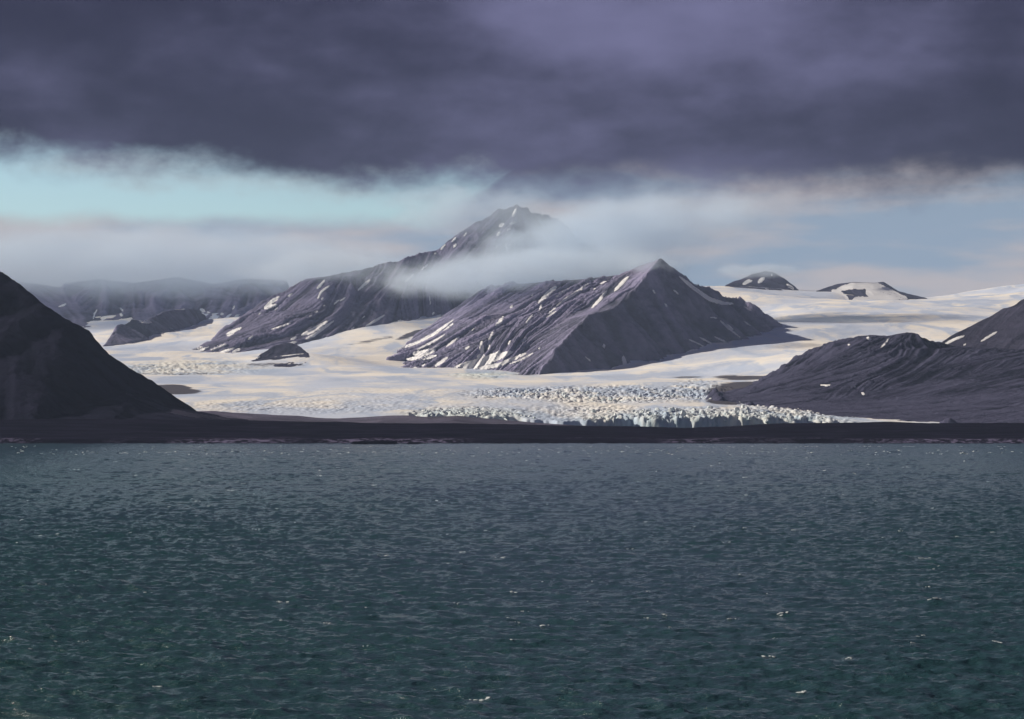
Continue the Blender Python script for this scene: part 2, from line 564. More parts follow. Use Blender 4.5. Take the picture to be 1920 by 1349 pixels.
nun_a = mountain(
    'nunatak', 'far rocky nunatak with misty top beside the pyramid mountain',
    contact=[(1360, 536, 16600), (1400, 538, 16400), (1430, 541, 16300), (1460, 543, 16300), (1500, 545, 16500)],
    crest=[(1372, 530, 16800), (1390, 524, 16850), (1410, 514, 16880), (1435, 508, 16900), (1452, 511, 16880), (1470, 522, 16850), (1487, 535, 16800), (1496, 543, 16750)],
    back=[wp(1365, 17500, 850), wp(1430, 17600, 850), wp(1500, 17500, 850)],
    mat_=M_rock_dark, step=(5.0, 6.0), gully=6.0, seed=53, skirt=70, rough=4.0)

nun_b = mountain(
    'nunatak', 'far flat topped nunatak with dark rim on the right skyline',
    contact=[(1530, 545, 16500), (1560, 553, 16200), (1600, 565, 16000), (1650, 565, 16000), (1700, 562, 16200), (1740, 560, 16500)],
    crest=[(1550, 539, 16700), (1572, 532, 16750), (1600, 529, 16770), (1635, 530, 16780), (1656, 528, 16780), (1668, 536, 16760), (1684, 546, 16740), (1705, 553, 16720), (1725, 557, 16700)],
    back=[wp(1535, 17500, 800), wp(1620, 17600, 820), wp(1740, 17500, 800)],
    inner=[(1575, 549, 16350), (1600, 543, 16450), (1640, 545, 16450)],
    mat_=M_rock_dark, step=(7.0, 8.0), gully=4.0, seed=59, skirt=60, rough=3.0)

right_hill = mountain(
    'hill', 'dark purple hill with jagged crest at the right margin of the glacier',
    contact=[(1340, 748, 8200), (1345, 752, 7900), (1400, 760, 7650), (1460, 766, 7500), (1520, 776, 7300), (1600, 783, 7200), (1680, 789, 7100), (1750, 793, 7050), (1830, 797, 7000), (2060, 803, 6900)],
    crest=[(1350, 737, 8500), (1385, 731, 8600), (1420, 722, 8700), (1450, 705, 8800), (1480, 689, 8850), (1497, 669, 8850), (1510, 667, 8850), (1530, 652, 8850), (1560, 640, 8830), (1580, 644, 8830), (1610, 631, 8800), (1635, 628, 8780), (1655, 630, 8760),
           (1672, 631, 8740), (1678, 626, 8720), (1683, 631, 8740), (1700, 624, 8700), (1714, 631, 8720), (1725, 625, 8680), (1745, 635, 8700), (1762, 641, 8720), (1800, 650, 8700), (1900, 655, 8600), (2060, 650, 8500)],
    back=[wp(1340, 9300, 100), wp(1450, 9500, 120), wp(1600, 9700, 150), wp(1750, 9800, 150), wp(2060, 9500, 100)],
    inner=[(1450, 737, 8200), (1530, 725, 8100), (1570, 728, 8050), (1610, 735, 8000), (1620, 745, 7900), (1700, 755, 7750), (1500, 755, 7700), (1600, 765, 7550), (1720, 700, 8200), (1650, 690, 8300), (1580, 690, 8400), (1745, 720, 8050), (1800, 740, 7800), (1700, 775, 7350),
           (1675, 655, 8550), (1660, 670, 8450), (1560, 675, 8550), (1900, 760, 7500)],
    lines=[('c14', 'i14', 'i15')],
    mat_=M_hill, step=(5.0, 7.0), gully=8.0, lean=0.12, seed=61, skirt=60, rough=9.0, smooth=1, top_rough=0.9, butt=0.8, apron=(85.0, 150.0))

right_ridge = mountain(
    'hill', 'dark hillside at the right edge carrying one long snow stripe',
    contact=[(1690, 720, 9000), (1740, 720, 8950), (1800, 730, 8900), (1920, 740, 8800), (2250, 760, 8700)],
    crest=[(1700, 690, 9200), (1735, 660, 9350), (1765, 641, 9450), (1790, 625, 9500), (1812, 615, 9550), (1850, 596, 9600), (1900, 570, 9650), (1990, 530, 9700), (2100, 480, 9700), (2250, 500, 9700)],
    back=[wp(1700, 9900, 150), wp(1800, 10300, 200), wp(2000, 10600, 200), wp(2250, 10600, 200)],
    mat_=M_rock_dark, step=(7.0, 8.0), gully=8.0, seed=67, skirt=60, use_contact=False)

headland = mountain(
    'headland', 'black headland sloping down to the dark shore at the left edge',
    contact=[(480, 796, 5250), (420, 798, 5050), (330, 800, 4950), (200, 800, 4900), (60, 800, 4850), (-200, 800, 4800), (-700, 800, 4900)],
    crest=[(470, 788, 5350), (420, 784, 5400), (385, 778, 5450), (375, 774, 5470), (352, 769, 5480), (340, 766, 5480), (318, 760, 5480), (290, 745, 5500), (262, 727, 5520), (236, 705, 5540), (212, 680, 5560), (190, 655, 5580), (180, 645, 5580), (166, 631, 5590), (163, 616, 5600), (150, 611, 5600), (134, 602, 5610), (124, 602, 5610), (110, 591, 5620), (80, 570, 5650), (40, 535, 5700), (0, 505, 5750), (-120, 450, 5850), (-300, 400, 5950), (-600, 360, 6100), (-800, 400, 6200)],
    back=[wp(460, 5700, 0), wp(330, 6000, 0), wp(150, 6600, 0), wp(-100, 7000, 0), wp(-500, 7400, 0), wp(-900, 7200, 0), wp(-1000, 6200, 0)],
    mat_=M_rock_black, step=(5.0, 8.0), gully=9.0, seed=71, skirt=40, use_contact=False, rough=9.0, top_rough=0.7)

moraine = mountain(
    'moraine', 'low purple grey moraine ridge between the dark shore and the glacier',
    contact=[(340, 792, 5900), (440, 794, 5850), (560, 796, 5800), (700, 798, 5800), (850, 800, 5800), (1000, 802, 5800), (1120, 803, 5850)],
    crest=[(350, 772, 6350), (400, 770, 6350), (440, 774, 6350), (470, 775, 6350), (510, 778, 6350), (560, 780, 6350), (600, 784, 6350), (635, 785, 6350), (690, 782, 6350), (730, 779, 6350), (760, 779, 6350), (800, 782, 6350), (860, 780, 6350), (900, 784, 6350), (960, 789, 6350), (1010, 793, 6350), (1060, 797, 6350), (1080, 800, 6350)],
    back=[wp(340, 6800, 10), wp(600, 6800, 10), wp(850, 6800, 10), wp(1100, 6700, 0)],
    mat_=M_moraine, step=(6.0, 8.0), gully=2.0, seed=73, skirt=40, use_contact=False, rough=2.5)

# ------------------------------------------------------------------ glacier
GP = [(300, 768, 6900), (380, 771, 6900), (450, 775, 6850), (600, 780, 6850), (700, 776, 6900), (800, 767, 7150), (900, 769, 7100), (1000, 785, 6950), (1100, 786, 6950),
      (1200, 775, 7050), (1300, 768, 7120), (1400, 768, 7150), (1480, 778, 7150),
      (500, 760, 7350), (700, 757, 7400), (900, 757, 7400), (1050, 768, 7250), (1200, 762, 7400),
      (250, 745, 7800), (350, 743, 7900), (500, 741, 8000), (700, 739, 8000), (900, 740, 8000), (1100, 748, 7850), (1300, 752, 7700),
      (300, 720, 9000), (450, 720, 9000), (600, 720, 9000), (800, 720, 9000), (1000, 719, 9050), (1200, 722, 9000), (1320, 716, 9100), (1400, 714, 9300),
      (250, 702, 10000), (350, 702, 10000), (600, 703, 10000), (800, 704, 10000), (1000, 710, 9800), (1200, 706, 9900), (1330, 702, 9900),
      (230, 680, 11100), (350, 680, 11150), (600, 690, 10700), (650, 690, 10750), (700, 693, 10650),
      (1200, 692, 10830), (1300, 680, 10900), (1400, 665, 10950), (1480, 650, 11250), (1550, 630, 11600), (1700, 615, 11900), (1850, 605, 12100),
      (200, 660, 12300), (330, 655, 12500), (620, 665, 11700), (700, 645, 12200), (780, 640, 12350), (820, 610, 12850),
      (1500, 605, 12350), (1650, 595, 12700), (1800, 588, 13000), (1500, 580, 13500), (1650, 575, 13700), (1850, 570, 13900),
      (1480, 560, 15000), (1750, 563, 15200), (1900, 556, 15500), (1350, 545, 15800), (1320, 536, 16500), (1510, 547, 16500), (1760, 558, 16800), (1810, 550, 17000), (1900, 535, 17000),
      (210, 622, 14500), (190, 635, 13900), (370, 625, 13900), (400, 630, 13600), (340, 635, 13400)]
gpts = [P(*p) for p in GP] + CONTACT
gpts += [wp(1320, 18500, 800), wp(1500, 18500, 800), wp(1700, 18500, 800), wp(1900, 18500, 850), wp(1600, 17600, 880), wp(1400, 17600, 880)]
gpts += [wp(-100, 12000, 380), wp(-100, 9000, 200), wp(2100, 12000, 480), wp(2100, 15000, 800), wp(100, 17000, 800), wp(500, 16500, 800), wp(900, 16000, 750), wp(1150, 14500, 650), wp(1050, 13500, 500), wp(1600, 10000, 330), wp(1900, 10000, 360), wp(1600, 8600, 160)]
gp = np.array(gpts)


def tps(ctrl, lam=2e-4):
    xy = ctrl[:, :2] / 1000.0
    n = len(xy)
    d2 = ((xy[:, None] - xy[None]) ** 2).sum(-1)
    K = 0.5 * d2 * np.log(d2 + 1e-12) + lam * np.eye(n)
    Q = np.concatenate([np.ones((n, 1)), xy], 1)
    A = np.block([[K, Q], [Q.T, np.zeros((3, 3))]])
    sol = np.linalg.solve(A, np.concatenate([ctrl[:, 2], np.zeros(3)]))
    w, a = sol[:n], sol[n:]

    def ev(x, y):
        s = x.shape
        q = np.stack([x.ravel(), y.ravel()], 1) / 1000.0
        out = np.zeros(len(q))
        for i in range(0, len(q), 20000):
            b = q[i:i + 20000]
            d = ((b[:, None] - xy[None]) ** 2).sum(-1)
            out[i:i + 20000] = (0.5 * d * np.log(d + 1e-12)) @ w + a[0] + b @ a[1:]
        return out.reshape(s)
    return ev


gl_base = tps(gp)

rows = [6700.0]
while rows[-1] < 18800:
    d = rows[-1]
    rows.append(d + (6.5 if d < 8200 else 6.5 + (d - 8200) * 0.0070))
rows = np.array(rows)
cols = np.linspace(-0.207, 0.209, 690)
gl_rows, gl_cols = rows, cols
GU, GY = np.meshgrid(cols, rows)
GX = GU * GY
# base evaluated on a coarse grid, then refined
cu = np.linspace(-0.207, 0.209, 130)
cr = rows[::6]
if cr[-1] != rows[-1]:
    cr = np.append(cr, rows[-1])
CU, CR = np.meshgrid(cu, cr)
cz = gl_base(CU * CR, CR)
fr = np.searchsorted(cr, rows, side='right') - 1
fr = np.clip(fr, 0, len(cr) - 2)
tr = ((rows - cr[fr]) / (cr[fr + 1] - cr[fr]))[:, None]
fu = np.clip(np.searchsorted(cu, cols, side='right') - 1, 0, len(cu) - 2)
tu = ((cols - cu[fu]) / (cu[fu + 1] - cu[fu]))[None, :]
zr = cz[fr] * (1 - tr) + cz[fr + 1] * tr
GZ = zr[:, fu] * (1 - tu) + zr[:, fu + 1] * tu
PX = CX + F * GU
PY = HZ - (GZ - CAMH) / GY * F


def blob(cx, cy, rx, ry, soft=0.5, ang=0.0):
    """mask in plan, given by where its outline is seen"""
    a = math.radians(ang)
    ddx = PX - cx
    ddy = PY - cy
    u = (ddx * math.cos(a) + ddy * math.sin(a)) / rx
    v = (-ddx * math.sin(a) + ddy * math.cos(a)) / ry
    return 1 - sstep(np.hypot(u, v), 1 - soft, 1 + soft)


wob1 = fbm(GX / 300, GY / 500, 4, 101)
serac = np.maximum.reduce([
    blob(1150, 738, 215, 17, 0.35), blob(1000, 738, 120, 11, 0.5), blob(1310, 734, 65, 19, 0.4),
    blob(1330, 792, 240, 26, 0.35), blob(1480, 775, 90, 14, 0.5, 10), blob(880, 775, 110, 12, 0.4), blob(1080, 775, 140, 16, 0.6) * 0.55,
    blob(350, 690, 150, 10, 0.4) * 0.62, blob(910, 704, 60, 5, 0.5) * 0.6, blob(560, 764, 230, 12, 0.7) * 0.30, blob(760, 750, 300, 18, 0.8) * 0.22])
serac = np.clip(serac * (0.85 + 0.5 * wob1), 0, 1)
f1, f2, idv = worley(GX / 15.0 + wob1 * 0.7, GY / 34.0, 5)
g1, g2, idw = worley(GX / 9.0, GY / 17.0 + wob1, 15)
crev = 1 - sstep(f2 - f1, 0.02, 0.26)
crev2 = 1 - sstep(g2 - g1, 0.02, 0.3)
blocks = (idv - 0.45) * 10.0 - crev * 11.0 + (idw - 0.5) * 6.0 - crev2 * 4.0 + 6.0 * fbm(GX / 50, GY / 90, 3, 77)
GZ = GZ + serac * blocks * 0.8
# long snow swells and drift bands
swell = fbm(GX / 700 + 3, GY / 420, 3, 201) * 12.0 + fbm(GX / 260, GY / 170, 3, 221) * 5.0 + fbm(GX / 80, GY / 60, 3, 231) * 1.1
swell *= sstep(GY, 7300, 9500) * 0.8 + 0.2
GZ = GZ + swell * np.clip((GY / 11000.0), 0.5, 1.8)
# the front: ice cliff dropping to the water
front = 6930 - 600 * (CX + F * GU < 770) + 60 * fbm(GX / 160, GX * 0 + 3.0, 4, 301) + 40 * fbm(GX / 45, GX * 0, 3, 302)
drop = 1 - sstep(GY, front - 25, front + 12)
GZ = GZ * (1 - drop) + drop * (-15.0)
debris = np.maximum.reduce([
    blob(318, 728, 42, 5, 0.5), blob(330, 734, 48, 5, 0.5), blob(1400, 733, 75, 18, 0.45) * 0.95, blob(1365, 752, 40, 8, 0.5), blob(1285, 706, 40, 4.5, 0.6) * 0.62, blob(1395, 708, 60, 5, 0.6) * 0.8,
    blob(790, 622, 55, 5, 0.6, -17) * 0.8, blob(700, 638, 55, 3.5, 0.7, -10) * 0.55, blob(520, 684, 70, 3.0, 0.6) * 0.55, blob(330, 698, 120, 2.2, 0.6) * 0.5, blob(320, 688, 110, 7, 0.6) * 0.36, blob(985, 706, 40, 3, 0.6) * 0.5,
    blob(1650, 790, 200, 3.0, 0.8) * 0.35])
blue = np.maximum.reduce([blob(1330, 795, 230, 22, 0.6), blob(880, 778, 110, 11, 0.6), blob(350, 690, 160, 11, 0.5) * 0.3, blob(1560, 600, 120, 4, 0.8) * 0.7, blob(910, 704, 60, 5, 0.5)])
gl_me = grid_mesh('glacier', GX, GY, GZ, None, {'debris': debris, 'crevasse': np.clip((crev * 0.8 + crev2 * 0.35) * serac, 0, 1), 'blue': blue * 0.5})
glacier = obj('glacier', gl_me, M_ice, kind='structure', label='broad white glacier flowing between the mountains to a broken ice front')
gl_me.validate()


# ------------------------------------------------------------------ shore
def shore_top(px):
    k = [(-900, 788), (0, 787), (110, 786), (350, 787), (600, 791), (700, 794), (850, 794), (1000, 797), (1100, 799), (1200, 800), (1290, 803), (1360, 801), (1430, 796), (1500, 794), (1600, 793.5), (1660, 791.5), (1730, 794), (1830, 794), (2000, 793), (2800, 792)]
    return np.interp(px, [a for a, b in k], [b for a, b in k])


sx = np.arange(-1500, 1500, 5.0)
sy = np.concatenate([np.arange(3960, 4110, 3.0), np.arange(4110, 5300, 16.0)])
SX, SY = np.meshgrid(sx, sy)
spx = CX + F * SX / 4550.0
ztop = CAMH + (HZ - shore_top(spx)) / F * 4550.0
coast = 4028 - 18 * fbm(SX / 220, SX * 0, 4, 401) - 8 * fbm(SX / 40, SX * 0 + 9, 3, 402)
t = SY - coast
bluff = 5.5 + 3.0 * fbm(SX / 130, SY / 130, 3, 403)
zsh = np.where(t < 0, t * 0.12, np.minimum(t * 0.10, 1.2)) + bluff * sstep(t, 8, 34)
zsh = zsh + (ztop - bluff - 1.2) * sstep(SY, 4050, 4580) ** 0.9
zsh = zsh - (ztop + 20) * sstep(SY, 4650, 5250)
zsh += fbm(SX / 60, SY / 60, 5, 404) * 1.1 * sstep(t, 5, 120) + fbm(SX / 14, SY / 14, 3, 405) * 0.5
m, g, b = mat('dark_shore_ground')
tcn = g.n('ShaderNodeTexCoord').outputs['Object']
hb = g.n('ShaderNodeAttribute', attribute_name='bluff').outputs['Fac']
n1 = g.noise(g.vmul(tcn, (1, 3, 1)), 0.012, 6.0, 0.6)
n2 = g.noise(g.vmul(tcn, (1, 1, 1)), 0.09, 6.0, 0.65)
c = g.mix(g.ss(n1, 0.35, 0.7), (0.006, 0.006, 0.012, 1), (0.015, 0.014, 0.028, 1))  # dark ground, painted nearly black where a cloud's shadow is missing
c = g.mix(g.m('MULTIPLY', hb, g.ss(n2, 0.45, 0.62)), c, (0.150, 0.135, 0.220, 1))
g.put(b.inputs['Base Color'], c)
b.inputs['Roughness'].default_value = 0.95
bp = g.n('ShaderNodeBump')
bp.inputs['Strength'].default_value = 0.8
bp.inputs['Distance'].default_value = 1.0
g.put(bp.inputs['Height'], n2)
g.put(b.inputs['Normal'], bp.outputs[0])
M_shore = m
shore_me = grid_mesh('shore', SX, SY, zsh, None, {'bluff': sstep(t, 4, 10) * (1 - sstep(t, 34, 110)) * sstep(fbm(SX / 150, SY / 150, 3, 409), -0.35, 0.25), 'streak': SX * 0 + 0.4})
shore = obj('shore', shore_me, M_shore, kind='structure', label='low dark foreshore running the whole width beyond the sea')

# ------------------------------------------------------------------ sea
def ocean(n, L, wind, wdir, seed, amp, cut):
    r = np.random.default_rng(seed)
    k1 = np.fft.fftfreq(n, L / n) * 2 * np.pi
    kx, ky = np.meshgrid(k1, k1)
    k = np.hypot(kx, ky) + 1e-9
    Lw = wind * wind / 9.81
    ph = np.exp(-1 / (k * Lw) ** 2) / k ** 4
    c = (kx * math.cos(wdir) + ky * math.sin(wdir)) / k
    ph *= (0.12 + c ** 2) * np.exp(-(k * cut) ** 2)
    ph[0, 0] = 0
    hk = (r.standard_normal((n, n)) + 1j * r.standard_normal((n, n))) * np.sqrt(ph)
    h = np.fft.ifft2(hk).real
    dxk = np.fft.ifft2(hk * 1j * kx / k).real
    dyk = np.fft.ifft2(hk * 1j * ky / k).real
    s = amp / h.std()
    return h * s, dxk * s, dyk * s


def samp(T, x, y, L):
    n = T.shape[0]
    fx = (x / L * n) % n
    fy = (y / L * n) % n
    ix = np.floor(fx).astype(int)
    iy = np.floor(fy).astype(int)
    fx -= ix
    fy -= iy
    i1 = (ix + 1) % n
    j1 = (iy + 1) % n
    ix %= n
    iy %= n
    return (T[iy, ix] * (1 - fx) + T[iy, i1] * fx) * (1 - fy) + (T[j1, ix] * (1 - fx) + T[j1, i1] * fx) * fy


WD = R(62)
O1 = ocean(512, 97.0, 2.9, WD, 3, 0.140, 0.08)
O2 = ocean(512, 331.0, 5.6, WD + 0.25, 4, 0.13, 0.4)


def wave(x, y, far):
    h = samp(O1[0], x, y, 97.0) * (1 + 0.6 * far) + samp(O2[0], x, y, 331.0) * (1 + 1.2 * far)
    gust = 1.0 + 0.40 * fbm(x / 110.0, y / 220.0, 3, 501)
    ddx = samp(O1[1], x, y, 97.0) + samp(O2[1], x, y, 331.0)
    ddy = samp(O1[2], x, y, 97.0) + samp(O2[2], x, y, 331.0)
    return h * gust, ddx * gust, ddy * gust


rows = [190.0]
while rows[-1] < 4060:
    rows.append(rows[-1] + 0.55 * (max(rows[-1], 230.0) / 230.0) ** 1.40)
rows = np.array(rows)
core = np.linspace(-0.207, 0.207, 410)
wing = np.linspace(0, 1, 30)[1:] ** 2
SYY = np.repeat(rows[:, None], 410 + 58, 1)
SXX = np.concatenate([-0.207 * rows[:, None] - 900 * wing[None, ::-1], rows[:, None] * core[None], 0.207 * rows[:, None] + 900 * wing[None]], 1)
far = sstep(SYY, 600, 3000)
h, ddx, ddy = wave(SXX, SYY, far)
ch = 1.1 * (1 - far)
sea_co_x = SXX + ch * ddx
sea_co_y = SYY + ch * ddy
m, g, b = mat('sea_water')
tcn = g.n('ShaderNodeTexCoord').outputs['Object']
n1 = g.noise(g.vmul(tcn, (1, 0.6, 1)), 0.006, 3.0, 0.5)
g.put(b.inputs['Base Color'], g.mix(g.ss(n1, 0.35, 0.65), (0.018, 0.062, 0.066, 1), (0.022, 0.060, 0.074, 1)))
b.inputs['Roughness'].default_value = 0.165
b.inputs['IOR'].default_value = 1.333
b.inputs['Specular IOR Level'].default_value = 0.5
bp = g.n('ShaderNodeBump')
bp.inputs['Strength'].default_value = 1.0
bp.inputs['Distance'].default_value = 0.30
rip = g.m('ADD', g.noise(g.vmul(tcn, (0.8, 1.5, 1)), 1.7, 5.0, 0.65), g.m('MULTIPLY', g.noise(g.vmul(tcn, (0.5, 1.0, 1)), 0.35, 3.0, 0.5), 1.4))
g.put(bp.inputs['Height'], rip)
g.put(b.inputs['Normal'], bp.outputs[0])
M_sea = m
r_, c_ = SXX.shape
idx = np.arange(r_ * c_).reshape(r_, c_)
q = np.stack([idx[:-1, :-1], idx[:-1, 1:], idx[1:, 1:], idx[1:, :-1]], -1).reshape(-1, 4)
co = np.stack([sea_co_x, sea_co_y, h], -1).reshape(-1, 3)
# calm sheets joining on at both sides, behind the camera and under the land
n0 = len(co)
y0, y1 = rows[0], rows[-1]
xe0, xe1 = 0.207 * y0 + 900, 0.207 * y1 + 900
B = 9000.0
ext = [(-B, -B, -0.1), (B, -B, -0.1), (-B, y0, -0.1), (-xe0, y0, -0.1), (xe0, y0, -0.1), (B, y0, -0.1), (-B, y1, -0.1), (-xe1, y1, -0.1), (xe1, y1, -0.1), (B, y1, -0.1), (-B, 16000, -0.4), (B, 16000, -0.4), (-xe0, -B, -.1), (xe0, -B, -.1), (-xe1, 16000, -.4), (xe1, 16000, -.4)]
eq = [(0, 12, 3, 2), (12, 13, 4, 3), (13, 1, 5, 4), (2, 3, 7, 6), (4, 5, 9, 8), (6, 7, 14, 10), (7, 8, 15, 14), (8, 9, 11, 15)]
co = np.concatenate([co, np.array(ext)])
q = np.concatenate([q, np.array(eq) + n0])
sea = obj('sea', raw_mesh('sea', co, q), M_sea, kind='structure', label='dark choppy green blue sea filling the foreground')

# whitecaps: thin foam lying on the crests


FOAM = []


def foam_at(px, py, lpx, wd):
    d = CAMH * F / (py - HZ)
    x, ln, ang = (px - CX) / F * d, 0.5 * lpx * d / F, random.uniform(-0.3, 0.35)
    if lpx < 7:
        FOAM.append((x, d, ln, wd, ang, 1.0))
        return
    for k in range(random.randint(4, 7)):          # a torn crest: several small shreds in a line
        u = random.uniform(-1, 1) * ln
        FOAM.append((x + u, d + u * math.sin(ang) + random.gauss(0, 0.5), ln * random.uniform(0.12, 0.45), wd * random.uniform(0.35, 0.9), ang + random.gauss(0, 0.15), 0.2))


for (px, py, l) in [(710, 1043, 36), (866, 1038, 16), (935, 1046, 14), (858, 1137, 10), (962, 1115, 14), (530, 1130, 16), (1730, 1047, 20), (1757, 1066, 12), (1745, 1100, 10), (1750, 1128, 26), (1465, 1156, 24), (1372, 1162, 14),
                     (1445, 1232, 18), (1590, 1236, 20), (1245, 1157, 16), (370, 941, 11), (145, 881, 10), (348, 881, 10), (246, 893, 6), (258, 924, 8), (375, 953, 6), (510, 957, 6), (700, 911, 12), (432, 921, 12), (1698, 877, 14), (1490, 996, 14), (1180, 1030, 10),
                     (620, 1170, 10), (1020, 1175, 18), (480, 995, 10), (80, 1100, 18), (40, 980, 12), (1860, 1000, 16), (1870, 1210, 22), (300, 1290, 26), (900, 1310, 30), (1500, 1300, 28), (1200, 905, 9), (1000, 870, 8), (1400, 930, 9), (820, 940, 8)]:
    foam_at(px, py, l, random.uniform(0.12, 0.26) * (1.0 if py > 950 else 2.0))
for i in range(200):
    py = 838 + random.random() ** 4 * 400
    px = random.uniform(-20, 1940)
    foam_at(px, py, random.uniform(2.5, 9.0), random.uniform(0.05, 0.12) * (1.0 + 5.0 * (py < 900)))
for i in range(170):
    foam_at(random.uniform(0, 1930), random.gauss(849, 2.6), random.uniform(2, 8), random.uniform(0.5, 1.2))
FA = np.array(FOAM)
nf = len(FA)
# settle each on the highest crest near by
tx = FA[:, 0:1] + rng.uniform(-2.5, 2.5, (nf, 14)) * FA[:, 5:6]
ty = FA[:, 1:2] + rng.uniform(-3, 3, (nf, 14)) * (1 + FA[:, 1:2] / 800) * FA[:, 5:6]
bi_ = wave(tx, ty, 0.0)[0].argmax(1)
fx0 = tx[np.arange(nf), bi_][:, None, None]
fy0 = ty[np.arange(nf), bi_][:, None, None]
n9 = 9
ts = np.linspace(-1, 1, n9)[None, :, None]
ww = FA[:, 3][:, None, None] * np.sqrt(np.clip(1 - ts ** 2, 0, 1)) * (0.45 + 0.9 * rng.random((nf, n9, 1)))
crk = 0.35 * FA[:, 3][:, None, None] * np.cumsum(rng.random((nf, n9, 1)) - 0.5, 1)
sd3 = np.array([-1, 0, 1])[None, None, :]
lx = ts * FA[:, 2][:, None, None] + sd3 * 0
ly = crk + sd3 * ww
ca, sa = np.cos(FA[:, 4])[:, None, None], np.sin(FA[:, 4])[:, None, None]
FX = fx0 + ca * lx - sa * ly
FY = fy0 + sa * lx + ca * ly
FZ = wave(FX, FY, sstep(FY, 600, 3000))[0] + np.where(sd3 == 0, 0.07, 0.0) + 0.08 * FY / 1000.0
fv = np.stack([FX, FY, FZ], -1).reshape(-1, 3)
bq = [(k * 3 + s, k * 3 + 3 + s, k * 3 + 4 + s, k * 3 + 1 + s) for k in range(n9 - 1) for s in (0, 1)]
fq = (np.array(bq)[None] + (np.arange(nf) * 27)[:, None, None]).reshape(-1, 4)
mf, gf, bf = mat('sea_foam')
bf.inputs['Base Color'].default_value = (0.55, 0.60, 0.62, 1)
bf.inputs['Roughness'].default_value = 0.9
obj('whitecap_foam', raw_mesh('whitecap_foam', fv, fq), mf, kind='stuff', label='scattered white foam on the wave crests', cat='foam')


# ------------------------------------------------------------------ skerries
def skerry(px0, px1, topz, d, label, seed):
    x0 = (px0 - CX) / F * d
    x1 = (px1 - CX) / F * d
    gx = np.linspace(x0 - 3, x1 + 3, 44)
    gy = np.linspace(d - 11, d + 11, 16)
    X, Y = np.meshgrid(gx, gy)
    e = np.minimum(np.minimum(X - x0, x1 - X) / 5.0, (11 - np.abs(Y - d)) / 4.0)
    e = e + 0.35 * fbm(X / 5, Y / 5, 3, seed)
    Z = -1.5 + (topz + 1.5) * sstep(e, -0.3, 0.8) * (0.85 + 0.3 * fbm(X / 12, Y / 9, 4, seed + 1)) + 0.35 * fbm(X / 2.5, Y / 2.5, 3, seed + 2)
    me = grid_mesh('skerry', X, Y, Z, None, {'streak': X * 0 + 0.4})
    return obj('skerry', me, M_rock_black, label=label, cat='rock', group='skerries off the shore')


skerry(657, 746, 5.6, 3880, 'long flat dark skerry lying just off the shore left of centre', 601)
skerry(763, 789, 3.6, 3870, 'short flat dark skerry just right of the long one', 611)

# ------------------------------------------------------------------ snow patches on the rock


def tree_of(o):
    me = o.data
    co_ = np.empty(len(me.vertices) * 3, np.float32)
    me.vertices.foreach_get('co', co_)
    li = np.empty(len(me.loops), np.int32)
    me.loops.foreach_get('vertex_index', li)
    return BVHTree.FromPolygons(co_.reshape(-1, 3).tolist(), li.reshape(-1, 4).tolist())


bvhs = [(o, tree_of(o)) for o in (left_mtn, main_mtn, right_hill, right_ridge, far_left, mid_left, nun_a, nun_b, knob, headland)]
cam_o = Vector((0, 0, CAMH))


def cast(px, py, objs):
    d = Vector(((px - CX) / F, 1.0, (HZ - py) / F)).normalized()
    best = None
    for o, t_ in objs:
        hit = t_.ray_cast(cam_o, d, 40000)
        if hit[0] is not None and (best is None or hit[3] < best[1]):
            best = (o, hit[3], hit[0], hit[1])
    return best


